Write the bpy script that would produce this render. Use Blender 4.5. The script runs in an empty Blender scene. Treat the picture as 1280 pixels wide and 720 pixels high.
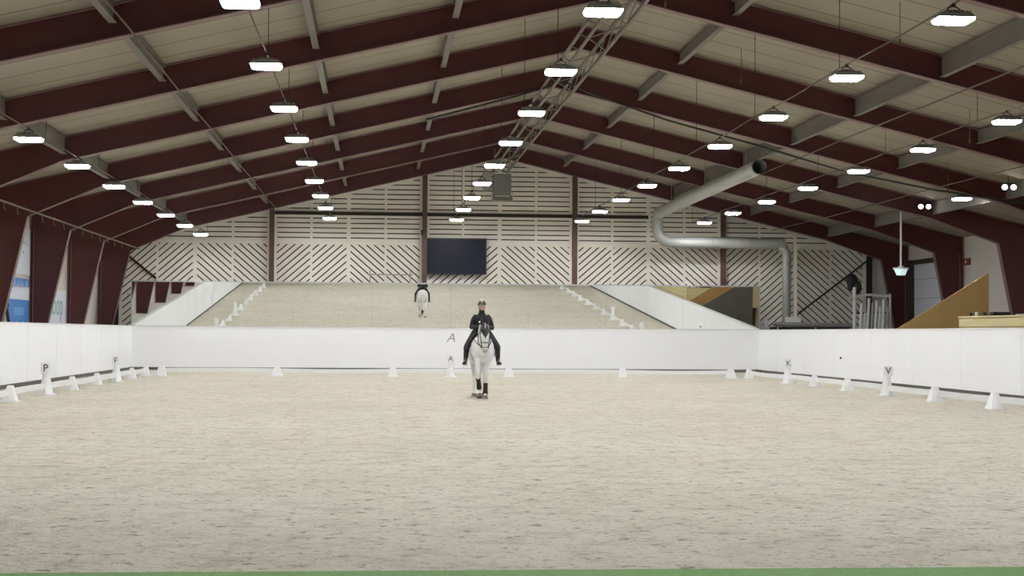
import bpy, bmesh, math, random
from mathutils import Vector, Matrix
random.seed(7)
S = bpy.context.scene
C = S.collection
PI = math.pi
# ------------------------------------------------------------------ camera, world, exposure
cam = bpy.data.objects.new('camera', bpy.data.cameras.new('camera'))
C.objects.link(cam)
cam.location = (0, 0, 1.58)
YAW, PITCH, ROLL = math.radians(-4.83), math.radians(1.62), math.radians(0.37)
cam.rotation_euler = (Matrix.Rotation(YAW, 3, 'Z') @ Matrix.Rotation(PI/2 + PITCH, 3, 'X') @ Matrix.Rotation(ROLL, 3, 'Z')).to_euler()
cam.data.sensor_width = 36
cam.data.lens = 1988/1280*36
cam.data.clip_end = 300
S.camera = cam
S.view_settings.view_transform = 'Standard'
S.view_settings.look = 'None'
S.view_settings.gamma = 1
S.view_settings.use_curve_mapping = False
S.view_settings.exposure = 0.0
S.cycles.max_bounces = 10
S.cycles.diffuse_bounces = 5
w = bpy.data.worlds.new('world'); S.world = w; w.use_nodes = True
w.node_tree.nodes['Background'].inputs[0].default_value = (0.5, 0.55, 0.7, 1)
w.node_tree.nodes['Background'].inputs[1].default_value = 0.02
LAMP = 256.0        # radiance of the high-bay diffusers

# ------------------------------------------------------------------ materials
def mat(name, col, rough=0.6, metal=0.0, var=0.0, scale=3.0, bump=0.0, emit=None, estr=0.0, spec=0.5, stretch=(1, 1, 1)):
    m = bpy.data.materials.new(name); m.use_nodes = True
    nt = m.node_tree; b = nt.nodes['Principled BSDF']
    b.inputs['Roughness'].default_value = rough
    b.inputs['Metallic'].default_value = metal
    b.inputs['Specular IOR Level'].default_value = spec
    b.inputs['Base Color'].default_value = (*col, 1)
    if var or bump:
        tc = nt.nodes.new('ShaderNodeTexCoord'); mp = nt.nodes.new('ShaderNodeMapping')
        mp.inputs['Scale'].default_value = stretch
        nz = nt.nodes.new('ShaderNodeTexNoise'); nz.inputs['Scale'].default_value = scale; nz.inputs['Detail'].default_value = 5
        nt.links.new(tc.outputs['Object'], mp.inputs[0]); nt.links.new(mp.outputs[0], nz.inputs['Vector'])
        if var:
            mx = nt.nodes.new('ShaderNodeMix'); mx.data_type = 'RGBA'
            mx.inputs[6].default_value = (*[c*(1-var) for c in col], 1)
            mx.inputs[7].default_value = (*[min(1, c*(1+var)) for c in col], 1)
            nt.links.new(nz.outputs[0], mx.inputs[0]); nt.links.new(mx.outputs[2], b.inputs['Base Color'])
        if bump:
            bp = nt.nodes.new('ShaderNodeBump'); bp.inputs['Strength'].default_value = bump; bp.inputs['Distance'].default_value = 0.02
            nt.links.new(nz.outputs[0], bp.inputs['Height']); nt.links.new(bp.outputs[0], b.inputs['Normal'])
    if emit:
        b.inputs['Emission Color'].default_value = (*emit, 1); b.inputs['Emission Strength'].default_value = estr
    return m

M = {}
M['red'] = mat('oxblood_steel', (0.075, 0.014, 0.015), 0.45, var=0.25, scale=1.2)
M['flange'] = mat('pale_flange', (0.20, 0.115, 0.11), 0.6, var=0.2, scale=2)  # flanges coloured paler than the oxblood webs
M['post'] = mat('brown_post', (0.10, 0.05, 0.04), 0.6, var=0.15)
M['beam'] = mat('grey_beam', (0.17, 0.158, 0.135), 0.7, var=0.12, scale=2)
M['steel'] = mat('galvanised_steel', (0.36, 0.35, 0.33), 0.45, metal=0.4, var=0.15, scale=6)
M['duct'] = mat('duct_metal', (0.40, 0.41, 0.38), 0.5, metal=0.25, var=0.12, scale=4)
M['dark'] = mat('dark_gap', (0.035, 0.030, 0.020), 0.9, var=0.2)
M['toe'] = mat('toe_gap_strip', (0.17, 0.165, 0.155), 0.9, var=0.1)  # shade of the gap under the kickboards, put in as dark grey
M['black'] = mat('black_plastic', (0.012, 0.012, 0.014), 0.5, var=0.2)
M['cable'] = mat('cable', (0.16, 0.13, 0.11), 0.9, spec=0.1, var=0.1)
M['blackcable'] = mat('black_cable', (0.02, 0.018, 0.016), 0.6, var=0.1)
M['slat'] = mat('painted_slats', (0.83, 0.78, 0.67), 0.7, var=0.10, scale=1.3)
M['kick'] = mat('white_kickboard', (0.85, 0.85, 0.85), 0.55, var=0.03, scale=0.6)
M['cream'] = mat('cream_wall', (0.60, 0.56, 0.50), 0.8, var=0.08, scale=1.0)
M['white'] = mat('white_plastic', (0.80, 0.80, 0.79), 0.4, var=0.03)
M['whitepaint'] = mat('white_paint', (0.74, 0.74, 0.72), 0.5, var=0.05)
M['ply'] = mat('plywood', (0.47, 0.30, 0.115), 0.6, var=0.16, scale=2.0, stretch=(1, 1, .25))
M['pine'] = mat('pine_boards', (0.62, 0.52, 0.27), 0.6, var=0.1, scale=3.0, stretch=(.3, 1, 4))
M['concrete'] = mat('concrete', (0.27, 0.26, 0.24), 0.85, var=0.15, scale=1.5, bump=0.1)
M['alu'] = mat('aluminium', (0.55, 0.55, 0.53), 0.35, metal=0.8, var=0.05)
M['mirror'] = mat('mirror_glass', (0.90, 0.92, 0.90), 0.0, metal=1.0)
M['blue'] = mat('banner_blue', (0.05, 0.20, 0.50), 0.6, var=0.1)
M['bannerwhite'] = mat('banner_white', (0.60, 0.63, 0.68), 0.6, var=0.05)
M['green'] = mat('banner_green', (0.20, 0.38, 0.30), 0.6, var=0.05)
M['redsign'] = mat('red_plastic', (0.22, 0.05, 0.04), 0.5, var=0.1)
M['screen'] = mat('screen_glass', (0.010, 0.011, 0.022), 0.45, spec=0.2, var=0.2, scale=0.6)
M['ink'] = mat('letter_ink', (0.02, 0.02, 0.03), 0.6, var=0.05)
M['greyink'] = mat('grey_letter', (0.30, 0.30, 0.31), 0.6, var=0.05)
M['navy'] = mat('navy_fabric', (0.018, 0.022, 0.05), 0.85, var=0.2, scale=12)
M['lamp'] = mat('lamp_diffuser', (0.9, 0.9, 0.9), 0.5, emit=(0.955, 0.985, 1.03), estr=LAMP)
M['rim'] = mat('lamp_rim', (0.9, 0.9, 0.9), 0.5, emit=(0.98, 0.99, 1.0), estr=36.0)
M['spot'] = mat('spot_diffuser', (0.9, 0.9, 0.9), 0.5, emit=(1.0, 0.97, 0.95), estr=12.0)
M['pendant'] = mat('pendant_glass', (0.7, 0.85, 0.85), 0.3, emit=(0.70, 1.0, 0.95), estr=0.55)
M['grey'] = mat('heater_grey', (0.20, 0.205, 0.19), 0.5, metal=0.2, var=0.08)
M['horse'] = mat('grey_horse_coat', (0.74, 0.73, 0.72), 0.65, var=0.06, scale=5, bump=0.05)
M['hair'] = mat('horse_hair', (0.66, 0.63, 0.57), 0.75, var=0.12, scale=14, stretch=(1, 1, .15))
M['muzzle'] = mat('horse_muzzle', (0.20, 0.18, 0.18), 0.6, var=0.15, scale=8)
M['hoof'] = mat('hoof_horn', (0.20, 0.17, 0.14), 0.5, var=0.15)
M['boots'] = mat('leg_wrap', (0.025, 0.016, 0.014), 0.8, var=0.2, scale=10)
M['leather'] = mat('black_leather', (0.016, 0.014, 0.014), 0.35, var=0.2, scale=8)
M['jacket'] = mat('riding_jacket', (0.012, 0.012, 0.016), 0.8, var=0.25, scale=9, bump=0.2)
M['breeches'] = mat('riding_breeches', (0.022, 0.024, 0.027), 0.85, var=0.25, scale=9, bump=0.2)
M['helmet'] = mat('helmet_shell', (0.05, 0.05, 0.035), 0.3, var=0.2)
M['helmettrim'] = mat('helmet_trim', (0.50, 0.48, 0.36), 0.3, metal=0.3, var=0.1)
M['skin'] = mat('skin', (0.56, 0.37, 0.29), 0.55, var=0.06, scale=20)
M['brown'] = mat('brown_hair', (0.07, 0.045, 0.025), 0.7, var=0.25, scale=20)
M['eye'] = mat('eye', (0.02, 0.015, 0.012), 0.2, var=0.1)
M['lips'] = mat('lips', (0.42, 0.18, 0.15), 0.5, var=0.05)
M['logo'] = mat('white_print', (0.85, 0.85, 0.85), 0.6, var=0.02)
M['pad'] = mat('saddle_pad', (0.50, 0.50, 0.50), 0.9, var=0.05, scale=10)

def deck_material():
    m = mat('roof_deck', (0.30, 0.265, 0.195), 0.75)
    nt = m.node_tree; b = nt.nodes['Principled BSDF']
    tc = nt.nodes.new('ShaderNodeTexCoord'); sp = nt.nodes.new('ShaderNodeSeparateXYZ')
    nt.links.new(tc.outputs['Object'], sp.inputs[0])
    d = nt.nodes.new('ShaderNodeMath'); d.operation = 'DIVIDE'; d.inputs[1].default_value = 1.28
    f = nt.nodes.new('ShaderNodeMath'); f.operation = 'FRACT'
    l = nt.nodes.new('ShaderNodeMath'); l.operation = 'LESS_THAN'; l.inputs[1].default_value = 0.045
    nt.links.new(sp.outputs[1], d.inputs[0]); nt.links.new(d.outputs[0], f.inputs[0]); nt.links.new(f.outputs[0], l.inputs[0])
    nz = nt.nodes.new('ShaderNodeTexNoise'); nz.inputs['Scale'].default_value = 0.35; nz.inputs['Detail'].default_value = 4
    nt.links.new(tc.outputs['Object'], nz.inputs['Vector'])
    m1 = nt.nodes.new('ShaderNodeMix'); m1.data_type = 'RGBA'
    m1.inputs[6].default_value = (0.25, 0.225, 0.165, 1); m1.inputs[7].default_value = (0.36, 0.32, 0.25, 1)
    nt.links.new(nz.outputs[0], m1.inputs[0])
    m2 = nt.nodes.new('ShaderNodeMix'); m2.data_type = 'RGBA'; m2.inputs[7].default_value = (0.12, 0.10, 0.075, 1)
    nt.links.new(l.outputs[0], m2.inputs[0]); nt.links.new(m1.outputs[2], m2.inputs[6])
    nt.links.new(m2.outputs[2], b.inputs['Base Color'])
    wv = nt.nodes.new('ShaderNodeTexWave'); wv.bands_direction = 'Y'; wv.inputs['Scale'].default_value = 2.4
    bp = nt.nodes.new('ShaderNodeBump'); bp.inputs['Strength'].default_value = 0.15; bp.inputs['Distance'].default_value = 0.02
    nt.links.new(tc.outputs['Object'], wv.inputs['Vector']); nt.links.new(wv.outputs[1], bp.inputs['Height']); nt.links.new(bp.outputs[0], b.inputs['Normal'])
    return m
M['deck'] = deck_material()

def sand_material():
    m = mat('riding_sand', (0.55, 0.5, 0.4), 0.95, spec=0.15)
    nt = m.node_tree; b = nt.nodes['Principled BSDF']
    tc = nt.nodes.new('ShaderNodeTexCoord')
    def noise(scale, detail, rough=0.6, st=(1, 1, 1)):
        mp = nt.nodes.new('ShaderNodeMapping'); mp.inputs['Scale'].default_value = st
        n = nt.nodes.new('ShaderNodeTexNoise'); n.inputs['Scale'].default_value = scale; n.inputs['Detail'].default_value = detail
        n.inputs['Roughness'].default_value = rough
        nt.links.new(tc.outputs['Object'], mp.inputs[0]); nt.links.new(mp.outputs[0], n.inputs['Vector']); return n
    def ramp(src, p0, p1, c0=0.0, c1=1.0):
        r = nt.nodes.new('ShaderNodeMapRange'); r.inputs[1].default_value = p0; r.inputs[2].default_value = p1
        r.inputs[3].default_value = c0; r.inputs[4].default_value = c1
        nt.links.new(src, r.inputs[0]); return r.outputs[0]
    def mix(fac, a, c):
        x = nt.nodes.new('ShaderNodeMix'); x.data_type = 'RGBA'
        nt.links.new(fac, x.inputs[0])
        if isinstance(a, tuple): x.inputs[6].default_value = (*a, 1)
        else: nt.links.new(a, x.inputs[6])
        x.inputs[7].default_value = (*c, 1); return x.outputs[2]
    big = noise(0.25, 3); mid = noise(2.2, 6, 0.65); fine = noise(9, 6, 0.7); fleck = noise(5.0, 4, 0.8, (1, 1, 1)); f2 = noise(13.0, 3, 0.75)
    c = mix(ramp(big.outputs[0], .3, .7), (0.545, 0.50, 0.395), (0.62, 0.575, 0.475))
    c = mix(ramp(mid.outputs[0], .48, .72, 0, .8), c, (0.40, 0.345, 0.27))
    c = mix(ramp(fine.outputs[0], .50, .80, 0, .7), c, (0.70, 0.66, 0.56))
    c = mix(ramp(fleck.outputs[0], .575, .64, 0, .85), c, (0.20, 0.155, 0.11))
    c = mix(ramp(f2.outputs[0], .565, .62, 0, .6), c, (0.27, 0.22, 0.17))
    nt.links.new(c, b.inputs['Base Color'])
    ad = nt.nodes.new('ShaderNodeMath'); ad.operation = 'MULTIPLY_ADD'; ad.inputs[1].default_value = 0.45
    nt.links.new(fine.outputs[0], ad.inputs[0]); nt.links.new(mid.outputs[0], ad.inputs[2])
    bp = nt.nodes.new('ShaderNodeBump'); bp.inputs['Strength'].default_value = 1.0; bp.inputs['Distance'].default_value = 0.09
    nt.links.new(ad.outputs[0], bp.inputs['Height']); nt.links.new(bp.outputs[0], b.inputs['Normal'])
    return m
M['sand'] = sand_material()
M['turf'] = mat('green_turf', (0.16, 0.30, 0.09), 0.9, var=0.35, scale=25, bump=0.4)

# ------------------------------------------------------------------ helpers
def NB(): return bmesh.new()
def obj(name, bm, m, parent=None, smooth=False, loc=None):
    me = bpy.data.meshes.new(name)
    bmesh.ops.recalc_face_normals(bm, faces=bm.faces[:])
    bm.to_mesh(me); bm.free()
    if isinstance(m, (list, tuple)):
        for x in m: me.materials.append(x)
    else: me.materials.append(m)
    if smooth:
        for p in me.polygons: p.use_smooth = True
    o = bpy.data.objects.new(name, me); C.objects.link(o)
    if parent is not None: o.parent = parent
    if loc: o.location = loc
    return o
def thing(name, label, cat, loc=(0, 0, 0), rz=0, group=None):
    o = bpy.data.objects.new(name, None); C.objects.link(o); o.empty_display_size = .2
    o.location = loc; o.rotation_euler = (0, 0, rz)
    return tag(o, label, cat, group)
def tag(o, label, cat, group=None, kind=None):
    o['label'] = label; o['category'] = cat
    if group: o['group'] = group
    if kind: o['kind'] = kind
    return o
def struct(o, label=None):
    o['kind'] = 'structure'
    if label: o['label'] = label
    return o
def dup(root, loc, rz, label, group=None):
    r = root.copy(); C.objects.link(r); r.location = loc; r.rotation_euler = (0, 0, rz); r['label'] = label
    if group: r['group'] = group
    for ch in root.children:
        c = ch.copy(); C.objects.link(c); c.parent = r
        for g in ch.children:
            d = g.copy(); C.objects.link(d); d.parent = c
    return r
def box(bm, x0, x1, y0, y1, z0, z1):
    v = [bm.verts.new(p) for p in ((x0,y0,z0),(x1,y0,z0),(x1,y1,z0),(x0,y1,z0),(x0,y0,z1),(x1,y0,z1),(x1,y1,z1),(x0,y1,z1))]
    for f in ((0,1,2,3),(4,5,6,7),(0,1,5,4),(1,2,6,5),(2,3,7,6),(3,0,4,7)): bm.faces.new([v[i] for i in f])
def prism(bm, poly, lo, hi, axis='y'):
    """poly: 2D points; axis: extrusion axis.  y: (x,z)  x: (y,z)  z: (x,y)"""
    def P(p, h):
        return {'y': (p[0], h, p[1]), 'x': (h, p[0], p[1]), 'z': (p[0], p[1], h)}[axis]
    a = [bm.verts.new(P(p, lo)) for p in poly]; b = [bm.verts.new(P(p, hi)) for p in poly]
    bm.faces.new(a); bm.faces.new(b[::-1]); n = len(poly)
    for i in range(n): bm.faces.new((a[i], a[(i+1) % n], b[(i+1) % n], b[i]))
def tube(bm, pts, r, n=8, caps=True):
    """round tube through points; r a number or one (a,b) pair / number per point. a along the side axis."""
    pts = [Vector(p) for p in pts]
    if not isinstance(r, (list, tuple)): r = [r]*len(pts)
    rings = []; side = None
    for i, p in enumerate(pts):
        t = (pts[min(i+1, len(pts)-1)] - pts[max(i-1, 0)]).normalized()
        ref = Vector((1, 0, 0)) if abs(t.x) < .8 else Vector((0, 0, 1))
        if side is None or abs(side.dot(t)) > .9: side = ref
        s = (side - t*side.dot(t)).normalized(); side = s; u = t.cross(s)
        ra, rb = r[i] if isinstance(r[i], (list, tuple)) else (r[i], r[i])
        rings.append([bm.verts.new(p + s*ra*math.cos(2*PI*k/n) + u*rb*math.sin(2*PI*k/n)) for k in range(n)])
    for a, b in zip(rings, rings[1:]):
        for k in range(n): bm.faces.new((a[k], a[(k+1) % n], b[(k+1) % n], b[k]))
    if caps: bm.faces.new(rings[0][::-1]); bm.faces.new(rings[-1])
def ctube(bm, pts, r, n=12, sub=4):
    """smooth tube: Catmull-Rom through pts with per-point radii, rounded ends"""
    P = [Vector(p) for p in pts]; R = [Vector(x if isinstance(x, (list, tuple)) else (x, x)) for x in r]
    P2, R2 = [], []
    for i in range(len(P)-1):
        p0, p1, p2, p3 = P[max(i-1, 0)], P[i], P[i+1], P[min(i+2, len(P)-1)]
        q0, q1, q2, q3 = R[max(i-1, 0)], R[i], R[i+1], R[min(i+2, len(P)-1)]
        for k in range(sub):
            t = k/sub
            cr = lambda a, b, c, d: 0.5*((2*b) + (c-a)*t + (2*a-5*b+4*c-d)*t*t + (3*b-a-3*c+d)*t**3)
            P2.append(cr(p0, p1, p2, p3)); R2.append(cr(q0, q1, q2, q3))
    P2.append(P[-1]); R2.append(R[-1])
    def cap(p, d, rr):
        e = min(rr)*.8
        return [(p + d*e*math.sin(a), rr*math.cos(a)) for a in (0.5, 1.0, 1.4)]
    A = cap(P2[0], (P2[0]-P2[1]).normalized(), R2[0])[::-1]; B = cap(P2[-1], (P2[-1]-P2[-2]).normalized(), R2[-1])
    P2 = [a[0] for a in A] + P2 + [b[0] for b in B]; R2 = [a[1] for a in A] + R2 + [b[1] for b in B]
    tube(bm, P2, [(max(x[0], .001), max(x[1], .001)) for x in R2], n)
def ball(bm, c, r, n=14):
    rr = r if isinstance(r, (list, tuple)) else (r, r, r)
    bmesh.ops.create_uvsphere(bm, u_segments=n, v_segments=max(6, n//2+2), radius=1, matrix=Matrix.Translation(c) @ Matrix.Diagonal((*rr, 1)))
def cyl(bm, c, r, h, n=16, r2=None, axis='z'):
    m = Matrix.Translation(c)
    if axis == 'x': m = m @ Matrix.Rotation(PI/2, 4, 'Y')
    if axis == 'y': m = m @ Matrix.Rotation(PI/2, 4, 'X')
    bmesh.ops.create_cone(bm, cap_ends=True, segments=n, radius1=r, radius2=r if r2 is None else r2, depth=h, matrix=m)
def remesh(name, bm, m, voxel, parent=None, smooth=4):
    """union of the lofted volumes as one continuous smooth surface"""
    bmesh.ops.recalc_face_normals(bm, faces=bm.faces[:])
    me = bpy.data.meshes.new('tmp'); bm.to_mesh(me); bm.free()
    o = bpy.data.objects.new('tmp', me); C.objects.link(o)
    r = o.modifiers.new('r', 'REMESH'); r.mode = 'VOXEL'; r.voxel_size = voxel; r.use_smooth_shade = True
    s = o.modifiers.new('s', 'SMOOTH'); s.iterations = smooth; s.factor = 0.5
    dg = bpy.context.evaluated_depsgraph_get()
    me2 = bpy.data.meshes.new_from_object(o.evaluated_get(dg)); me2.name = name
    bpy.data.objects.remove(o)
    me2.materials.clear(); me2.materials.append(m)
    for p in me2.polygons: p.use_smooth = True
    q = bpy.data.objects.new(name, me2); C.objects.link(q)
    if parent is not None: q.parent = parent
    return q
def text(name, s, size, m, parent, loc, rot, depth=0.004, shear=0.0):
    cu = bpy.data.curves.new('t', 'FONT'); cu.body = s; cu.size = size; cu.extrude = depth; cu.align_x = 'CENTER'; cu.align_y = 'CENTER'; cu.shear = shear
    cu.resolution_u = 3
    o = bpy.data.objects.new('t', cu); C.objects.link(o)
    me = bpy.data.meshes.new_from_object(o.evaluated_get(bpy.context.evaluated_depsgraph_get())); bpy.data.objects.remove(o)
    me.materials.clear(); me.materials.append(m)
    q = bpy.data.objects.new(name, me); C.objects.link(q); q.parent = parent
    q.location = loc; q.rotation_euler = rot
    return q
def clip(poly, a, b, c):
    """keep the side a*x + b*z <= c"""
    out = []
    for i in range(len(poly)):
        p, q = poly[i], poly[(i+1) % len(poly)]
        dp, dq = a*p[0]+b*p[1]-c, a*q[0]+b*q[1]-c
        if dp <= 0: out.append(p)
        if dp*dq < 0:
            t = dp/(dp-dq); out.append((p[0]+(q[0]-p[0])*t, p[1]+(q[1]-p[1])*t))
    return out
ORD = ['first', 'second', 'third', 'fourth', 'fifth', 'sixth', 'seventh', 'eighth', 'ninth', 'tenth', 'eleventh', 'twelfth', 'thirteenth', 'fourteenth', 'fifteenth', 'sixteenth', 'seventeenth', 'eighteenth']

# ------------------------------------------------------------------ the place: main dimensions
RX = 5.15                       # ridge line
WL, WR = -11.4, 22.55           # hall side walls
GY = 66.9                       # gable wall
BY = -8.0                       # wall behind the camera
SL = 0.2375
TOPZ = 9.52                     # deck height at the ridge
def deck_z(x): return TOPZ - SL*abs(x-RX)
def raf_z(x): return deck_z(x) - 0.60
KL, KR, KY = -9.84, 15.8, 65.0  # kickboard inner faces
KZ = 1.75
FL, FR, FY = -8.0, 13.3, 56.5   # low arena fence

# ------------------------------------------------------------------ setting
bm = NB(); box(bm, WL-.3, WR+.3, BY-.3, GY+.3, -.25, -.02); struct(obj('floor', bm, M['concrete']), 'grey concrete floor of the hall')
bm = NB(); box(bm, KL-.02, KR+.02, 10.54, KY+.1, -.1, 0.0)
sand = struct(obj('floor', bm, M['sand']), 'beige riding sand covering the arena')
bm = NB(); box(bm, KL-.02, KR+.02, 8.6, 10.54, -.1, 0.012)
tag(obj('turf_strip', bm, M['turf']), 'strip of green artificial turf along the near edge of the sand', 'artificial turf')

bm = NB()
for sgn in (-1, 1):
    xe = WL-.3 if sgn < 0 else WR+.3
    prism(bm, [(RX, TOPZ), (xe, deck_z(xe)), (xe, deck_z(xe)+.2), (RX, TOPZ+.2)], BY-.3, GY+.3)
struct(obj('ceiling', bm, M['deck']), 'sloping cream roof deck of long panels')

bm = NB(); prism(bm, [(BY-.3, -.02), (GY+.3, -.02), (GY+.3, deck_z(WL)), (BY-.3, deck_z(WL))], WL-.3, WL, 'x')
struct(obj('wall_left', bm, M['cream']))
bm = NB(); prism(bm, [(BY-.3, -.02), (GY+.3, -.02), (GY+.3, deck_z(WR)), (BY-.3, deck_z(WR))], WR, WR+.3, 'x')
struct(obj('wall_right', bm, M['cream']))
bm = NB(); prism(bm, [(WL, -.02), (WR, -.02), (WR, deck_z(WR)), (RX, TOPZ), (WL, deck_z(WL))], BY-.3, BY)
struct(obj('wall_back', bm, M['cream']))

# gable wall: dark backing, real slats in front
gw = NB(); prism(gw, [(WL, -.02), (WR, -.02), (WR, deck_z(WR)), (RX, TOPZ), (WL, deck_z(WL))], GY, GY+.3)
gw = struct(obj('wall_far', gw, M['dark']), 'gable end wall clad in pale slats, level above and herringbone below')
COLX = [-10.72, -4.40, 1.94, 8.27, 14.63, 20.98]
y0, y1 = GY-.06, GY-.02
ZS = 5.30                       # level / diagonal change
hs, ds, bt = NB(), NB(), NB()
pitch, gap = 0.205, 0.047
def roofclip(p): 
    p = clip(p, -SL, 1, raf_z(RX)+.25 - SL*RX) if p else p          # left slope: z <= zr + SL*(x-RX)
    return clip(p, SL, 1, raf_z(RX)+.25 + SL*RX) if p else p
for ci in range(5):
    xa, xb = COLX[ci], COLX[ci+1]; xm = (xa+xb)/2
    for side, (p, q) in enumerate(((xa+.14, xm-.06), (xm+.06, xb-.14))):
        z = ZS + .03
        while z < 9.4:
            poly = roofclip([(p, z), (q, z), (q, z+pitch-gap), (p, z+pitch-gap)])
            if len(poly) > 2: prism(hs, poly, y0, y1)
            z += pitch
        ang = math.radians(41) * (1 if side == 0 else -1)
        n = (-math.sin(ang), math.cos(ang))
        cs = [n[0]*x + n[1]*zz for x in (p, q) for zz in (1.0, ZS-.04)]
        c0 = math.floor(min(cs)/0.215)*0.215
        while c0 < max(cs):
            poly = [(p, 1.0), (q, 1.0), (q, ZS-.04), (p, ZS-.04)]
            poly = clip(poly, n[0], n[1], c0+.215-.05)
            poly = clip(poly, -n[0], -n[1], -c0) if poly else poly
            poly = roofclip(poly)
            if len(poly) > 2: prism(ds, poly, y0, y1)
            c0 += .215
        box(bt, (p+q)/2-.045, (p+q)/2+.045, y0-.02, y0, 1.0, ZS-.04)
        xc = (p+q)/2
        prism(bt, roofclip([(xc-.05, ZS+.1), (xc+.05, ZS+.1), (xc+.05, 10), (xc-.05, 10)]), y0-.02, y0)
    for x0_, x1_ in ((xm-.08, xm+.08), (xa, xa+.2), (xb-.2, xb)):
        prism(bt, roofclip([(x0_, 1.0), (x1_, 1.0), (x1_, 10), (x0_, 10)]), y0-.03, y0)
    prism(bt, roofclip([(xa, ZS-.07), (xb, ZS-.07), (xb, ZS+.05), (xa, ZS+.05)]), y0-.025, y0)
# white border following the slope
for sgn, xe in ((-1, COLX[0]), (1, COLX[-1])):
    zr = raf_z(RX)+.22; ze = raf_z(xe)+.22
    prism(bt, [(RX, zr), (xe, ze), (xe, ze-.30), (RX, zr-.30)], y0-.028, y0)
box(bt, COLX[-1], WR, y0-.03, y0, 1.0, 5.4)
obj('level_slats', hs, M['slat'], gw); obj('diagonal_slats', ds, M['slat'], gw); obj('batten_frame', bt, M['slat'], gw)

for i, x in enumerate(COLX):
    bm = NB(); zt = raf_z(x)+.3 if 0 < i < 5 else 5.0
    for a, b, c, d in ((-.10, .10, -.10, -.085), (-.10, .10, .085, .10), (-.008, .008, -.085, .085)):
        box(bm, x+a, x+b, GY-.35+c, GY-.35+d, -.02, zt)
    nm = ['at the left end of', 'left of the centre-left bay on', 'just left of the screen on', 'right of the ceiling heater on', 'behind the grey duct on', 'at the right end of'][i]
    tag(obj('wall_post', bm, M['post'] if 0 < i < 5 else M['black']), f'{"brown" if 0<i<5 else "dark"} steel post {nm} the slatted end wall', 'steel post', 'posts of the slatted end wall')
bm = NB(); box(bm, COLX[1]+.1, COLX[4]-3.2, GY-.20, GY-.09, 6.46, 6.60)
tag(obj('wall_girt', bm, M['dark']), 'dark level steel rail across the slatted end wall above the screen', 'steel rail')
bm = NB(); tube(bm, [(-10.6, GY-.25, 4.95), (-9.15, GY-.1, 3.75)], .045); tag(obj('diagonal_brace', bm, M['dark']), 'short dark diagonal brace at the left end of the slatted wall', 'brace', 'wall braces')
bm = NB(); tube(bm, [(17.75, GY-.2, 2.35), (20.9, GY-.2, 4.75)], .035); tag(obj('diagonal_brace', bm, M['dark']), 'long thin dark diagonal brace at the right end of the slatted wall', 'brace', 'wall braces')

# kickboards; a dark grey strip stands in for the shaded toe gap
def kick(name, label, pts, nx):
    bm = NB(); prism(bm, pts['body'], .12, KZ, 'z'); o = obj(name, bm, M['kick']); tag(o, label, 'kickboard', 'arena kickboards')
    bm = NB(); prism(bm, pts['toe'], -.02, .12, 'z'); obj('toe_gap_strip', bm, M['toe'], o)
    bm = NB(); prism(bm, pts['cap'], KZ, KZ+.035, 'z'); obj('top_cap', bm, M['whitepaint'], o)
    return o
kl = kick('kickboard', 'long white kickboard along the left side of the arena', dict(
    body=[(KL-.12, 10.7), (KL, 10.7), (KL, KY), (KL-.12, KY)], toe=[(KL-.16, 10.7), (KL-.06, 10.7), (KL-.06, KY), (KL-.16, KY)],
    cap=[(KL-.15, 10.7), (KL+.02, 10.7), (KL+.02, KY-.03), (KL-.15, KY-.03)]), 0)
kr = kick('kickboard', 'long white kickboard along the right side of the arena', dict(
    body=[(KR, 10.7), (KR+.12, 10.7), (KR+.12, KY), (KR, KY)], toe=[(KR+.06, 10.7), (KR+.16, 10.7), (KR+.16, KY), (KR+.06, KY)],
    cap=[(KR-.02, 10.7), (KR+.15, 10.7), (KR+.15, KY-.03), (KR-.02, KY-.03)]), 0)
ke = kick('kickboard', 'white kickboard with a grey letter A closing the far end of the arena', dict(
    body=[(KL, KY), (KR, KY), (KR, KY+.12), (KL, KY+.12)], toe=[(KL, KY+.06), (KR, KY+.06), (KR, KY+.16), (KL, KY+.16)],
    cap=[(KL-.05, KY-.02), (KR+.05, KY-.02), (KR+.05, KY+.15), (KL-.05, KY+.15)]), 0)
o = text('wall_letter', 'A',   .52, M['greyink'], ke, (3.0, KY-.004, 1.36), (PI/2, 0, 0), shear=.25); o['label'] = 'slanted grey capital A'
bm2 = NB(); box(bm2, KR-.006, KR, 12, 52, .52, .532); obj('seam', bm2, M['slat'], kr)
for y in range(14, 64, 4):
    bm = NB(); box(bm, KR-.004, KR, y, y+.012, .12, KZ); obj('joint', bm, M['whitepaint'], kr)
    bm = NB(); box(bm, KL, KL+.004, y, y+.012, .12, KZ); obj('joint', bm, M['whitepaint'], kl)
bm = NB(); cyl(bm, (KR-.03, 53.2, .80), .035, .05, 10, axis='x'); tag(obj('wall_hook', bm, M['black']), 'tiny dark hook on the right kickboard near the far corner', 'hook')

bm = NB(); box(bm, WL+.02, KL-.16, 10.7, 64.9, 1.20, 1.28); struct(obj('trim_1', bm, M['cream']), 'cream ledge behind the left kickboard')
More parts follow.
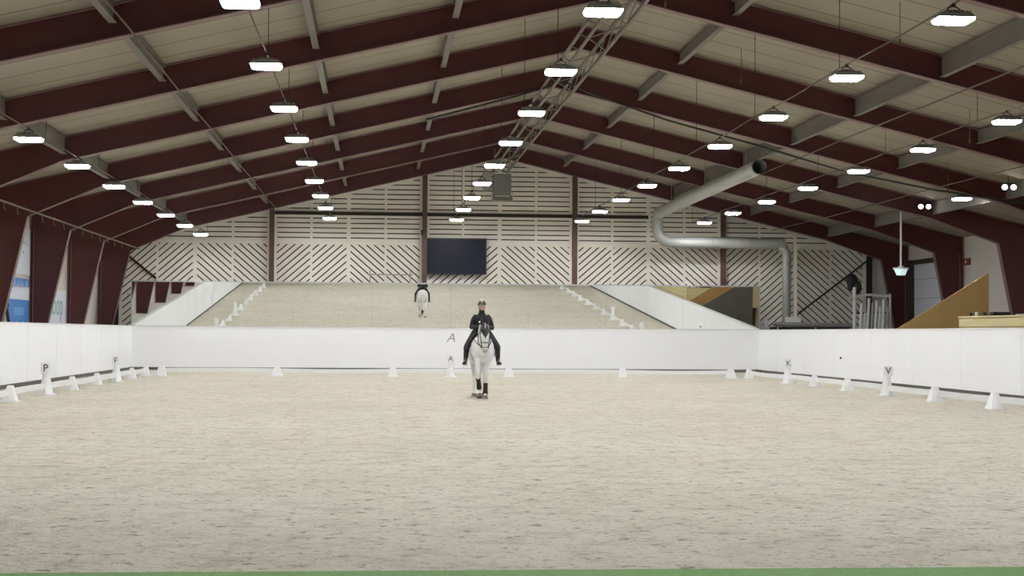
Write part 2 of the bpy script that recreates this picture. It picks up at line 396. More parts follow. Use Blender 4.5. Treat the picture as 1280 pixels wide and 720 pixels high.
# mirror, leaning over the far kickboard
MT = math.radians(2.76)
mr = thing('arena_mirror', 'long tilted mirror on top of the far kickboard reflecting the arena', 'mirror', ((KL+KR)/2, KY+.02, KZ+.04))
mr.rotation_euler = (MT, 0, 0)
HW, MH, NP = (KR-KL)/2, 1.76, 8
for i in range(NP):
    a = -HW + 2*HW*i/NP; b = -HW + 2*HW*(i+1)/NP
    bm = NB(); box(bm, a+.002, b-.002, .0, .012, 0, MH); obj('mirror_pane', bm, M['mirror'], mr)
bm = NB(); box(bm, -HW-.04, HW+.04, .013, .06, -.02, MH+.02); obj('backing_board', bm, M['beam'], mr)
bm = NB(); box(bm, -HW-.04, HW+.04, -.02, .06, MH, MH+.05); box(bm, -HW-.04, -HW, -.02, .06, 0, MH); box(bm, HW, HW+.04, -.02, .06, 0, MH)
obj('mirror_frame', bm, M['alu'], mr)
for i in range(6):
    bm = NB(); x = -HW+1+i*(2*HW-2)/5; tube(bm, [(x, .05, MH-.1), (x, 1.4, MH-.2)], .02, 6); obj('bracket', bm, M['steel'], mr)

# ------------------------------------------------------------------ steel portal frames
FRY = [66.15-6.4*k for k in range(9)]
def portal(y, label):
    t = thing('portal_frame', label, 'steel frame', (RX, y, 0), 0, 'dark red steel portal frames')
    def ibeam(name, poly_in, web, flange_top, m):
        pass
    for sgn in (-1, 1):
        lft = sgn < 0
        wo = (WL+.02 if lft else WR-.02) - RX            # outer line of the column
        kx = (-10.08 if lft else 21.35) - RX             # knee, inner
        bx = (-11.17 if lft else 22.3) - RX           # column foot, inner
        hx = (-7.9 if lft else 18.9) - RX                # start of haunch
        kz = 4.88 if lft else 4.80
        zt = lambda x: TOPZ - SL*abs(x) - .01
        zb = lambda x: zt(x) - .59
        # column: web and two flanges
        bm = NB(); zo = zt(wo)
        prism(bm, [(wo, -.02), (bx, -.02), (kx, kz), (wo, zo)] , -.012, .012)
        obj('column', bm, M['red'], t)
        bm = NB(); e = .02*sgn
        prism(bm, [(bx, -.02), (bx+e, -.02), (kx+e, kz), (kx, kz)], -.12, .12)
        prism(bm, [(wo, -.02), (wo-e, -.02), (wo-e, zo-.02), (wo, zo-.02)], -.12, .12)
        box(bm, min(wo, bx)-.0, max(wo, bx)+.0, -.14, .14, -.02, .02)
        mx = (wo+bx)/2; tube(bm, [(mx, -.03, 0), (mx, -.03, kz)], .015, 4)
        obj('column_flange', bm, M['flange'], t)
        # rafter
        bm = NB()
        prism(bm, [(0, zt(0)), (wo, zt(wo)), (kx, kz), (hx, zb(hx)), (0, zb(0))], -.012, .012)
        obj('rafter', bm, M['red'], t)
        bm = NB()
        f = .022
        prism(bm, [(0, zb(0)), (hx, zb(hx)), (hx, zb(hx)-f), (0, zb(0)-f)], -.12, .12)
        prism(bm, [(hx, zb(hx)), (kx, kz), (kx, kz-f), (hx, zb(hx)-f)], -.12, .12)
        prism(bm, [(0, zt(0)), (wo, zt(wo)), (wo, zt(wo)-f), (0, zt(0)-f)], -.12, .12)
        obj('rafter_flange', bm, M['flange'], t)
    return t
for k, y in enumerate(FRY):
    lab = 'dark red steel roof frame ' + ('closest to the slatted end wall' if k == 0 else f'standing {ORD[k]} in line from the slatted end wall')
    portal(y, lab)

# longitudinal beams under the deck between the frames
BX = [(-7.85, .40, 'at the left haunch'), (-4.58, .30, 'far left slope'), (-1.36, .30, 'middle of the left slope'), (1.62, .28, 'left of the ridge'),
      (7.75, .30, 'right of the ridge'), (12.4, .46, 'middle of the right slope'), (15.7, .34, 'far right slope'), (19.05, .42, 'at the right haunch')]
for bx, dp, nm in BX:
    proto = None
    for k in range(8):
        ya, yb = FRY[k+1]+.05, FRY[k]-.05
        lab = f'grey roof beam in the row {nm}, {ORD[k]} bay from the slatted end wall'
        if proto is None:
            bm = NB(); L = yb-ya
            z = deck_z(bx)-.03
            box(bm, -.012, .012, -L/2, L/2, z-dp, z)
            box(bm, -.07, .07, -L/2, L/2, z-dp-.018, z-dp); box(bm, -.07, .07, -L/2, L/2, z-.018, z)
            proto = obj('roof_beam', bm, M['beam'], loc=(bx, (ya+yb)/2, 0)); tag(proto, lab, 'roof beam', 'grey roof beams between the frames')
        else:
            o = proto.copy(); C.objects.link(o); o.location = (bx, (ya+yb)/2, 0); o['label'] = lab
# ridge lattice
rg = thing('ridge_girder', 'grey lattice girder running along under the roof ridge', 'roof girder', (RX, 15, 8.7))
bm = NB()
for x in (-.42, .22):
    box(bm, x-.03, x+.03, 0, 51.6, -.42, -.36); box(bm, x-.03, x+.03, 0, 51.6, -.02, .04)
obj('girder_rail', bm, M['beam'], rg)
bm = NB(); y = 0; k = 0
while y < 51.2:
    a, b = (-.42, .22) if k % 2 else (.22, -.42)
    tube(bm, [(a, y, -.39), (b, y+1.6, -.39)], .015, 5); tube(bm, [(-.42, y, -.39), (-.42, y+1.6, 0)], .015, 5); tube(bm, [(.22, y, 0), (.22, y+1.6, -.39)], .015, 5)
    y += 1.6; k += 1
obj('lattice', bm, M['beam'], rg)

# ------------------------------------------------------------------ high-bay lamps
def make_lamp():
    t = thing('high_bay_lamp', '', 'ceiling lamp', (0, 0, 0), 0, 'LED high-bay lamps hanging in long rows')
    bm = NB(); prism(bm, [(-.27, .06), (.27, .06), (.22, .12), (-.22, .12)], -.17, .17); box(bm, -.12, .12, -.10, .10, .12, .17)
    for i in range(9): box(bm, -.20+.05*i-.004, -.20+.05*i+.004, -.15, .15, .12, .155)
    obj('housing', bm, M['grey'], t)
    bm = NB(); prism(bm, [(-.265, .06), (.265, .06), (.25, .012), (.22, 0), (-.22, 0), (-.25, .012)], -.165, .165)
    obj('lens_rim', bm, M['rim'], t)
    bm = NB(); box(bm, -.215, .215, -.155, .155, -.004, -.001); obj('diffuser', bm, M['lamp'], t)
    bm = NB(); tube(bm, [(-.10, 0, .14), (-.09, 0, .20), (0, 0, .25), (.09, 0, .20), (.10, 0, .14)], .01, 5); cyl(bm, (0, 0, .255), .03, .05, 8, axis='x')
    obj('hanging_bracket', bm, M['black'], t)
    return t
ROWS = [(-7.0, 5.36, 'leftmost row'), (-1.93, 6.07, 'second row from left'), (3.13, 6.07, 'row under the ridge'), (8.2, 6.07, 'row right of the ridge'), (13.22, 6.07, 'rightmost long row')]
LY = [63.7-5.2*k for k in range(11)]
proto = None
for rx, rz, nm in ROWS:
    for k, y in enumerate(LY):
        if k > 9 and abs(rx-3.1) > 6: continue
        lab = f'LED high-bay lamp in the {nm}, {ORD[k]} from the slatted wall'
        if proto is None:
            proto = make_lamp(); proto.location = (rx, y, rz); proto['label'] = lab
        else: dup(proto, (rx, y, rz), 0, lab)
dup(proto, (18.3, 48.6, 5.85), 0, 'LED high-bay lamp hanging alone over the spectator side between the twin spotlights')
# cables the lamps hang from, with wires up to the frames
for rx, rz, nm in ROWS:
    t = thing('lamp_cable', f'thin steel cable carrying the lamps of the {nm}', 'cable', (rx, 15, rz+.28), 0, 'long cables carrying the lamps')
    bm = NB(); pts = []
    for k in range(len(FRY)-1, -1, -1):
        pts.append((0, FRY[k]-15, .0))
        if k: pts.append((0, FRY[k]+3.2-15, -.035))
    tube(bm, pts, .014, 5); obj('cable_run', bm, M['cable'], t)
    for y in FRY[:8]:
        bm = NB(); tube(bm, [(0, y-15, 0), (0, y-15, raf_z(rx)-.04-(rz+.28))], .007, 4); obj('hanger_wire', bm, M['blackcable'], t)

def cable(name, label, pts, r, m, grp='cables strung through the roof'):
    bm = NB(); tube(bm, pts, r, 5); o = obj(name, bm, m); tag(o, label, 'cable', grp); return o
cable('roof_cable', 'taut cable running lengthwise below the left slope to the end wall', [(-4.15, y, 6.60-.02*((y % 12.8)/6)) for y in [20+3.2*i for i in range(15)]], .018, M['cable'])
cable('roof_cable', 'black cable sagging crosswise below the roof from ridge to right side', [(1.3, 44, 7.48), (3.7, 44, 8.15), (5.15, 44, 8.6), (5.95, 44, 8.28), (8, 44, 7.6), (10.5, 44, 6.95), (13.2, 44, 6.2), (15.8, 44, 5.72), (18.4, 44, 5.4), (21.2, 44, 5.15)], .03, M['blackcable'])
cable('roof_cable', 'grey cable running below the right slope beside the big roof beam', [(12.65, 20, 6.92), (12.65, 30, 6.9), (12.65, 42, 6.93), (12.65, 52, 6.9), (12.65, 66, 6.9)], .02, M['cable'])
cable('roof_cable', 'thin cable running under the right slope above the spectator side', [(16.6, 20, 6.0), (16.6, 33, 5.95), (16.6, 46, 6.0), (16.6, 58, 5.95), (16.6, 66, 6.0)], .016, M['cable'])
# rail with hooks along the left knees
t = thing('hook_rail', 'thin rail with hanging hooks along the left knees of the frames', 'rail', (-9.75, 15, 4.93))
bm = NB(); tube(bm, [(0, 0, 0), (0, 51, 0)], .03, 6); obj('rail_tube', bm, M['cable'], t)
for i in range(18):
    y = 21+i*1.6; bm = NB(); tube(bm, [(0, y, -.02), (.01, y, -.16-.05*(i % 2)), (.05, y, -.22)], .014, 5); obj('hook', bm, M['cable'], t)
# fine wires hanging from the deck
wi = 0
for x, y, nm in ((6.6, 26.5, 'near the ridge lamp'), (6.0, 33.0, 'below the ridge on the right'), (8.9, 38.5, 'between the right ridge lamps'), (10.4, 31.0, 'upper right of the hall'), (13.9, 31.5, 'right of the big roof beam'), (14.7, 38.5, 'over the right fence'), (3.9, 31, 'left of the ridge'), (16.9, 46, 'over the spectator side')):
    bm = NB(); z = deck_z(x); tube(bm, [(x, y, z), (x, y, z-.75)], .008, 4); cyl(bm, (x, y, z-.80), .022, .12, 6)
    tag(obj('hanging_wire', bm, M['cable']), f'short dangling wire with a weight, {nm}', 'wire', 'short wires dangling from the roof'); wi += 1

# small spotlights over the spectator side
for x, y, z, nm in ((18.6, 52.9, 6.0, 'farther pair'), (18.6, 45.6, 6.0, 'nearer pair')):
    t = thing('twin_spotlight', f'small twin spotlight over the spectator side, {nm}', 'spotlight', (x, y, z), 0, 'twin spotlights')
    for dx in (-.13, .14):
        bm = NB(); tube(bm, [(dx, .12, .02), (dx, .03, 0), (dx, -.02, -.01)], [.05, .09, .10], 10); obj('spot_head', bm, M['grey'], t)
        bm = NB(); ball(bm, (dx, -.03, -.01), (.085, .03, .075), 10); obj('spot_lens', bm, M['spot'], t, True)
    bm = NB(); box(bm, -.2, .2, .02, .06, .08, .12); tube(bm, [(0, .04, .1), (0, .04, deck_z(x)-z)], .012, 5); obj('mounting_bar', bm, M['black'], t)

# pendant lamp
pd = thing('pendant_lamp', 'small pale glass pendant lamp on a long rod at the right', 'pendant lamp', (18.35, 54.6, 3.72))
bm = NB(); tube(bm, [(0, 0, .28), (0, 0, deck_z(18.35)-3.72)], .035, 8); obj('rod', bm, M['whitepaint'], pd)
bm = NB(); cyl(bm, (0, 0, .22), .27, .05, 20); cyl(bm, (0, 0, .27), .1, .06, 14); obj('lamp_cap', bm, M['whitepaint'], pd)
bm = NB(); cyl(bm, (0, 0, .09), .15, .22, 20, .24); obj('lamp_shade', bm, M['pendant'], pd, False)

# ------------------------------------------------------------------ screen, projector, heater, duct
tv = thing('wall_screen', 'large black screen mounted on the slatted end wall', 'screen', (3.22, GY-.34, 4.78))
bm = NB(); box(bm, -1.32, 1.32, 0, .10, -.76, .76); o = obj('screen_case', bm, M['black'], tv)
bm = NB(); box(bm, -1.27, 1.27, -.006, 0, -.71, .71); obj('screen_panel', bm, M['screen'], tv)
bm = NB()
for x in (-.7, .7): box(bm, x-.05, x+.05, .10, .30, -.5, .5)
obj('mount', bm, M['steel'], tv)
sk = thing('wall_camera', 'small black camera on a bracket at the upper left corner of the screen', 'camera', (1.86, GY-.35, 5.75))
bm = NB(); box(bm, -.07, .07, -.15, .1, -.1, .12); cyl(bm, (0, -.17, .02), .05, .06, 12, axis='y'); obj('camera_body', bm, M['black'], sk)
bm = NB(); tube(bm, [(0, .05, -.1), (0, .05, -.22), (0, .3, -.22)], .025, 6); tube(bm, [(0, 0, .12), (.08, 0, .24), (.2, 0, .28)], .015, 5); obj('camera_bracket', bm, M['black'], sk)
# thin tubular frame in front of the end wall left of the screen
t = thing('tubular_frame', 'thin grey tubular frame on the slatted wall left of the screen', 'frame', (-.32, GY-.5, 3.6))
bm = NB(); tube(bm, [(0, 0, -3.6), (0, 0, .55)], .02, 6); tube(bm, [(1.68, 0, -3.6), (1.68, 0, .55)], .02, 6); obj('upright', bm, M['steel'], t)
bm = NB(); tube(bm, [(-.1, 0, .38), (1.78, 0, .38)], .025, 6); obj('crossbar', bm, M['steel'], t)
ht = thing('unit_heater', 'grey box-shaped air heater hanging under the far ridge', 'heater', (4.98, 64.2, 7.55))
bm = NB(); box(bm, -.36, .36, -.35, .35, -.40, .45); obj('heater_case', bm, M['grey'], ht)
bm = NB(); prism(bm, [(-.36, -.40), (.36, -.40), (.44, -.62), (-.44, -.62)], -.36, .36); obj('air_hood', bm, M['beam'], ht)
bm = NB(); box(bm, -.30, .30, -.375, -.35, -.47, -.43); box(bm, -.43, -.39, -.40, -.36, -.62, -.28); box(bm, .40, .44, -.40, -.36, -.62, -.28); obj('louvre_trim', bm, M['alu'], ht)
bm = NB(); box(bm, -.75, -.42, -.2, .3, -.2, .5); obj('control_box', bm, M['steel'], ht)
bm = NB()
for x in (-.3, .3): tube(bm, [(x, 0, .45), (x, 0, 1.5)], .015, 5)
obj('hanger', bm, M['steel'], ht)

dc = thing('air_duct', 'big round grey air duct under the right slope bending down onto the end wall', 'air duct', (11.62, 65.6, 0))
bm = NB(); tube(bm, [(0, -17.8, 6.72), (0, -.5, 6.62), (0, -.22, 6.58), (0, -.06, 6.46), (0, 0, 6.28), (0, 0, 5.88), (.08, 0, 5.66), (.28, 0, 5.50), (.52, 0, 5.43), (5.4, 0, 5.38)], .235, 20, caps=False)
tube(bm, [(0, -17.8, 6.72), (0, -.5, 6.62)], .215, 20, caps=False)
obj('duct_pipe', bm, M['duct'], dc, True)
bm = NB()
for y in (-17.78, -14.5, -11, -7.5, -4, -.9): tube(bm, [(0, y-.02, 6.62-.1*y/17.8), (0, y+.02, 6.62-.1*y/17.8)], .238, 20, caps=False)
for x in (.7, 2.3, 3.9): tube(bm, [(x-.02, 0, 5.41), (x+.02, 0, 5.41)], .248, 20, caps=False)
obj('collar', bm, M['steel'], dc, True)
bm = NB()
for y in (-16, -9.6, -3.2): tube(bm, [(0, y, 6.85), (0, y, deck_z(11.62))], .01, 5)
obj('hanger_rod', bm, M['steel'], dc)
bm = NB(); cyl(bm, (0, -17.0, 6.70), .20, .02, 20, axis='y'); obj('duct_shade_disc', bm, M['black'], dc)  # black disc put in as the shade inside the open duct end
dd = thing('downpipe_duct', 'narrower grey duct dropping down the right part of the end wall', 'air duct', (17.12, 65.6, 0))
bm = NB(); tube(bm, [(-.35, 0, 5.28), (-.12, 0, 5.22), (0, 0, 5.0), (0, 0, 4.75), (0, 0, .0)], .19, 16); obj('duct_pipe', bm, M['duct'], dd, True)
bm = NB()
for z in (4.6, 3.2, 1.8): tube(bm, [(0, 0, z-.02), (0, 0, z+.02)], .2, 16)
obj('collar', bm, M['steel'], dd, True)
bm = NB(); box(bm, 17.42, 17.56, 65.55, 65.69, -.02, 5.4); tag(obj('square_post', bm, M['slat']), 'pale square post beside the dropping duct', 'post')
bm = NB(); box(bm, 17.0, 17.65, 65.25, 65.4, 1.9, 2.32); box(bm, 17.28, 17.33, 65.24, 65.25, 1.92, 2.3)
tag(obj('junction_box', bm, M['whitepaint']), 'small white box on the railing at the foot of the duct', 'box')
rl = thing('railing', 'grey pipe railing behind the right corner of the arena', 'railing', (16.2, 65.0, 0))
bm = NB(); tube(bm, [(0.2, 0, 2.02), (3.6, 0, 1.98)], .09, 8); obj('rail', bm, M['steel'], rl)
for x in (.4, 2.0, 3.5):
    bm = NB(); tube(bm, [(x, 0, -.02), (x, 0, 2.0)], .04, 8); obj('railing_post', bm, M['steel'], rl)
bm = NB(); box(bm, .1, 3.6, .12, .2, .0, 1.9); obj('shade_panel', bm, M['black'], rl)  # black sheet standing in for the shadow below the rail
for x, h, nm, m in ((16.25, .50, 'tallest of the white bottles', 'white'), (16.02, .32, 'smaller of the white bottles', 'white')):
    bm = NB(); zz = 1.82
    tube(bm, [(x, 65.6, zz), (x, 65.6, zz+h*.65), (x-.02, 65.6, zz+h*.85), (x-.03, 65.6, zz+h)], [.10, .10, .07, .04], 10)
    tag(obj('bottle', bm, M[m]), f'{nm} on the ledge by the right end of the mirror', 'bottle', 'white bottles by the mirror')
bm = NB(); box(bm, 15.85, 16.4, 65.4, 65.8, 1.74, 1.82); box(bm, 15.9, 15.96, 65.5, 65.7, 0, 1.74); box(bm, 16.2, 16.26, 65.5, 65.7, 0, 1.74)
tag(obj('ledge_shelf', bm, M['steel']), 'small ledge behind the right end of the mirror holding bottles', 'shelf')

# pole rack
pr = thing('pole_rack', 'pale rack frame holding jump poles behind the right corner', 'rack', (19.55, 64.0, 0))
bm = NB(); tube(bm, [(0, 0, -.02), (0, 0, 3.55)], .075, 8); tube(bm, [(1.5, 0, -.02), (1.5, 0, 3.3)], .05, 8); obj('upright', bm, M['whitepaint'], pr)
bm = NB(); tube(bm, [(-.25, 0, 3.1), (.6, .0, 3.25), (1.5, 0, 3.2)], .055, 8); obj('crossbar', bm, M['whitepaint'], pr)
bm = NB(); tube(bm, [(-.1, 0, 2.48), (1.5, 0, 2.52)], .03, 6); obj('lower_bar', bm, M['dark'], pr)
for i in range(8):
    x = .20 + i*.155; lean = .12
    zt = [2.85, 2.5, 3.1, 2.9, 3.0, 2.75, 3.05, 2.7][i]
    bm = NB(); tube(bm, [(19.55+x-lean, 63.75, -.02), (19.55+x+.06, 63.85, zt)], .06, 8)
    tag(obj('jump_pole', bm, M[['whitepaint', 'whitepaint', 'whitepaint', 'steel', 'white', 'whitepaint', 'white', 'steel'][i]]), f'slanting pale jump pole in the rack, {ORD[i]} from the left', 'jump pole', 'jump poles leaning in the rack')
bm = NB(); ball(bm, (19.5, 64.2, 3.85), (.26, .16, .26), 10); ball(bm, (19.72, 64.2, 3.55), (.2, .14, .3), 10); ball(bm, (19.45, 64.2, 3.6), (.15, .12, .2), 10)
tag(obj('hung_jacket', bm, M['black'], None, True), 'dark bundle hung on top of the pole rack', 'bundle')

# door in the right wall, fire bell, red sign
d = NB(); box(d, WR-.06, WR, 60.4, 65.2, 0, 4.55); d = struct(obj('door_1', d, M['bannerwhite']), 'pale sectional door in the right wall')
bm = NB(); box(bm, WR-.12, WR, 60.2, 65.5, 4.55, 4.75); box(bm, WR-.3, WR, 65.2, 65.4, 0, 4.75); obj('door_frame', bm, M['dark'], d)
bm = NB()
for z in (1.0, 2.05, 3.1, 3.9): box(bm, WR-.066, WR-.06, 60.4, 65.2, z, z+.03)
obj('panel_joint', bm, M['steel'], d)
fb = thing('fire_alarm', 'small dark red alarm box high on the right wall', 'alarm box', (WR-.05, 59.2, 4.42))
bm = NB(); box(bm, -.05, .05, -.25, .25, -.13, .13); obj('case', bm, M['redsign'], fb)
bm = NB(); cyl(bm, (-.055, 0, 0), .05, .02, 12, axis='x'); obj('button', bm, M['whitepaint'], fb)

# ------------------------------------------------------------------ spectator stand
st = thing('spectator_stand', 'low pine spectator stand behind the right kickboard', 'stand', (15.82, 20, .07))
bm = NB(); box(bm, .95, 5.3, .5, 24.6, 1.0, 2.02)
obj('deck', bm, M['pine'], st)
bm = NB()
for i in range(4): box(bm, .90, 5.3, 24.6, 24.64, 1.02+.25*i, 1.25+.25*i)
for i in range(4): box(bm, .90, .95, .5, 24.6, 1.02+.25*i, 1.25+.25*i)
for z in (2.02,): box(bm, .88, 5.35, .48, 24.66, z, z+.05)
obj('edge_board', bm, M['pine'], st)
bm = NB()
for yy in (1, 8, 16, 24):
    for xx in (1.2, 5.0): box(bm, xx-.08, xx+.08, yy-.08, yy+.08, -.07, 1.0)
obj('support_post', bm, M['pine'], st)
wd = thing('stair_side_panel', 'tan plywood stair side panel rising in a wedge behind the right kickboard', 'wooden panel', (16.35, 48.6, 0))
bm = NB(); prism(bm, [(-.35, 0), (2.82, 0), (2.82, 3.58), (-.35, 1.66)], 0, .05); obj('panel', bm, M['ply'], wd)
bm = NB()
for i in range(7): box(bm, .0+.4*i, .4+.4*i, .06, 1.1, .0, 1.25+.24*i)
obj('steps', bm, M['ply'], wd)
bm = NB(); prism(bm, [(-.25, 0), (2.82, 0), (2.82, 3.10), (-.25, 1.30)], 1.12, 1.16); obj('rear_panel', bm, M['beam'], wd)
# things on the stand
for i, (x, h, r) in enumerate(((16.95, .10, .04), (17.12, .13, .045), (17.35, .12, .045))):
    bm = NB(); cyl(bm, (x, 44.3, 2.14+h/2), r, h, 12, r*1.15); tag(obj('cup', bm, M['black' if i != 1 else 'whitepaint']), f'small {"dark" if i != 1 else "white"} cup on the pine stand, {["left of the white one", "between two dark ones", "right of the white one"][i]}', 'cup', 'cups on the pine stand')
bm = NB(); box(bm, 17.5, 18.15, 44.1, 44.5, 2.14, 2.2); box(bm, 17.55, 18.05, 44.15, 44.45, 2.2, 2.27)
tag(obj('folded_rug', bm, M['black']), 'flat dark folded rug lying on the pine stand', 'rug')
bm = NB(); tube(bm, [(18.25, 44.2, 2.18), (18.4, 44.3, 2.18), (18.55, 44.1, 2.18)], .04, 6); tag(obj('rolled_cloth', bm, M['whitepaint']), 'small white rolled cloth on the pine stand beside the dark rug', 'cloth')
bm = NB(); ball(bm, (18.7+.3, 44, 2.36), (.22, .3, .22), 14); ball(bm, (18.7+.42, 44, 2.3), (.26, .3, .16), 12); ball(bm, (18.7+.05, 44, 2.25), (.12, .2, .11), 12)
tag(obj('duffel_bag', bm, M['navy'], None, True), 'dark navy bag slumped on the pine stand at the far right', 'bag')

# ------------------------------------------------------------------ banners on the left wall
bn = thing('wall_banner', 'blue banner with a white band hanging on the left wall', 'banner', (WL+.05, 51.6, 2.6))
bm = NB(); box(bm, 0, .012, -1.45, 1.45, -.95, .62); obj('cloth', bm, M['blue'], bn)
bm = NB(); box(bm, .012, .016, -1.45, 1.45, -.06, .36); 
for i in range(9):
    y = -1.3+.3*i; prism(bm, [(y, .30), (y+.12, .30), (y+.06+.1*(i % 2), .52+.06*(i % 3))], .012, .016, 'x')
for i in range(9):
    y = -1.4+.32*i; prism(bm, [(y, -.95), (y+.3, -.95), (y+.12+.05*(i % 2), -.72-.06*(i % 3))], .012, .016, 'x')
obj('white_band', bm, M['bannerwhite'], bn)
bm = NB(); box(bm, .012, .016, -.7, .7, -.55, -.3); 
o = obj('pale_mark', bm, mat('banner_light_blue', (0.12, 0.30, 0.58), 0.6, var=.1), bn)
bn = thing('wall_banner', 'white banner with small green marks above the blue banner on the left wall', 'banner', (WL+.05, 51.6, 4.1))
bm = NB(); box(bm, 0, .012, -1.5, 1.5, -.75, .75); obj('cloth', bm, M['bannerwhite'], bn)
bm = NB()
for i, (y, z) in enumerate(((-.8, .2), (-.45, .22), (0.1, .18), (.5, .24), (-.6, -.1), (-.1, -.12), (.4, -.08))): box(bm, .012, .016, y, y+.22, z, z+.09)
obj('green_mark', bm, M['green'], bn)
bn = thing('wall_banner', 'white banner with pale green lettering low on the left wall', 'banner', (WL+.05, 57.4, 2.3))
bm = NB(); box(bm, 0, .012, -1.5, 1.9, -.9, .7); obj('cloth', bm, M['bannerwhite'], bn)
text('lettering', 'coop', 1.15, M['green'], bn, (.016, .1, .16), (PI/2, 0, PI/2), depth=.003)
# a dark coiled rope on the left wall beside the banner
bm = NB(); tube(bm, [(WL+.02, 49.6, 3.6), (WL+.1, 49.6, 3.5), (WL+.12, 49.9, 2.9), (WL+.1, 49.7, 2.3), (WL+.14, 49.9, 1.8)], .05, 6); tube(bm, [(WL+.1, 49.5, 2.7), (WL+.12, 49.85, 2.3)], .04, 6)
tag(obj('hanging_rope', bm, M['blackcable']), 'dark rope hanging on the left wall beside the blue banner', 'rope')

# ------------------------------------------------------------------ low dressage fence
def fence_board(x0, y0, x1, y1, label):
    L = math.hypot(x1-x0, y1-y0); a = math.atan2(y1-y0, x1-x0)
    bm = NB(); n = 8; sag = .012*random.choice((-1, 1, 2))
    for i in range(n):
        u0, u1 = -L/2 + L*i/n, -L/2 + L*(i+1)/n
        s0, s1 = -sag*math.sin(PI*i/n), -sag*math.sin(PI*(i+1)/n)
        prism(bm, [(u0, .145+s0), (u1, .145+s1), (u1, .285+s1), (u0, .285+s0)], -.014, .014)
    bmesh.ops.remove_doubles(bm, verts=bm.verts[:], dist=.0005)
    o = obj('fence_board', bm, M['white'], loc=((x0+x1)/2, (y0+y1)/2, 0)); o.rotation_euler = (0, 0, a)
    return tag(o, label, 'fence board', 'white boards of the low arena fence')
def make_foot():
    t = thing('fence_block', '', 'fence block', (0, 0, 0), 0, 'white blocks holding the low arena fence')
    bm = NB()
    lo = [(-.19, -.15), (.19, -.15), (.19, .15), (-.19, .15)]; hi = [(-.09, -.05), (.09, -.05), (.09, .05), (-.09, .05)]
    a = [bm.verts.new((*p, 0)) for p in lo]; b = [bm.verts.new((*p, .36)) for p in hi]
    bm.faces.new(a[::-1]); bm.faces.new(b)
    for i in range(4): bm.faces.new((a[i], a[(i+1) % 4], b[(i+1) % 4], b[i]))
    obj('body', bm, M['white'], t)
    bm = NB(); box(bm, -.21, .21, -.17, .17, 0, .03); obj('base_flange', bm, M['white'], t)
    return t
foot = None
def put_foot(x, y, rz, label):
    global foot
    if foot is None:
        foot = make_foot(); foot.location = (x, y, 0); foot.rotation_euler = (0, 0, rz); foot['label'] = label
    else: dup(foot, (x, y, 0), rz, label)
LFY = [56.2, 53.0, 49.9, 46.5, 42.8, 39.5, 35.7, 32.0, 28.2, 24.4, 20.6, 16.8]
RFY = [56.2, 50.9, 47.6, 44.2, 40.7, 37.1, 33.4, 29.8, 26.2, 22.6, 19.0, 15.4]
EFX = [-7.5, -3.5, .57, 4.68, 8.76, 12.7]
for i in range(len(LFY)):
    if i not in (2, 5): put_foot(FL, LFY[i], PI/2, f'white plastic block of the left fence side, {ORD[i]} from the far left corner')
    if i < len(LFY)-1: fence_board(FL, LFY[i]-.03, FL, LFY[i+1]+.03, f'long white board of the left fence side, {ORD[i]} from the far left corner')
for i in range(len(RFY)):
    if i not in (1, 4): put_foot(FR, RFY[i], PI/2, f'white plastic block of the right fence side, {ORD[i]} from the far right corner')
    if i < len(RFY)-1: fence_board(FR, RFY[i]-.03, FR, RFY[i+1]+.03, f'long white board of the right fence side, {ORD[i]} from the far right corner')
for i, x in enumerate(EFX):
    put_foot(x, FY, 0, f'white plastic block of the far fence side, {ORD[i]} from the left')
    if i < 5: fence_board(x+.03, FY, EFX[i+1]-.03, FY, f'long white board of the far fence side, {ORD[i]} from the left')
def letter_cone(x, y, ch, label, rz):
    t = thing('letter_marker', label, 'arena marker', (x, y, 0), 0, 'white arena letter markers')
    bm = NB(); tube(bm, [(0, 0, .03), (0, 0, .42), (0, 0, .75)], [.17, .10, .085], 16); box(bm, -.21, .21, -.21, .21, 0, .035)
    obj('cone', bm, M['white'], t)
    bm = NB(); box(bm, -.12, .12, -.115, -.10, .52, .78); obj('letter_plate', bm, M['white'], t)
    text('letter', ch, .25, M['ink'], t, (0, -.118, .65), (PI/2, 0, 0))
letter_cone(FL, 49.9, 'F', 'white cone marker with the letter F on the left fence side', 0)
letter_cone(FL, 39.5, 'P', 'white cone marker with the letter P on the left fence side', 0)
letter_cone(2.6, FY-.05, 'A', 'white cone marker with the letter A in the middle of the far fence side', 0)
letter_cone(FR, 50.8, 'K', 'white cone marker with the letter K on the right fence side', 0)
letter_cone(FR, 40.7, 'V', 'white cone marker with the letter V on the right fence side', 0)

# ------------------------------------------------------------------ horse
HX, HY = 2.55, 38.95
hr = thing('horse', 'white-grey horse walking towards the camera with a rider on its back', 'horse', (HX, HY, 0))
bm = NB()
# trunk  (rings: side, vertical)
ctube(bm, [(0, .98, 1.22), (0, .80, 1.26), (0, .50, 1.24), (0, .10, 1.20), (0, -.25, 1.18), (0, -.55, 1.16), (0, -.76, 1.14), (0, -.86, 1.16)],
      [(.14, .20), (.26, .29), (.30, .31), (.30, .32), (.29, .34), (.265, .37), (.235, .32), (.16, .20)], 24, 4)
ctube(bm, [(0, .75, 1.35), (0, .45, 1.38), (0, 0, 1.33), (0, -.35, 1.40), (0, -.55, 1.45)], [(.14, .14), (.16, .13), (.12, .14), (.09, .18), (.10, .16)], 16)   # croup, back, withers
for s in (-1, 1):
    ball(bm, (s*.13, -.74, 1.06), (.12, .14, .21)); ball(bm, (s*.15, .72, 1.18), (.14, .28, .26))
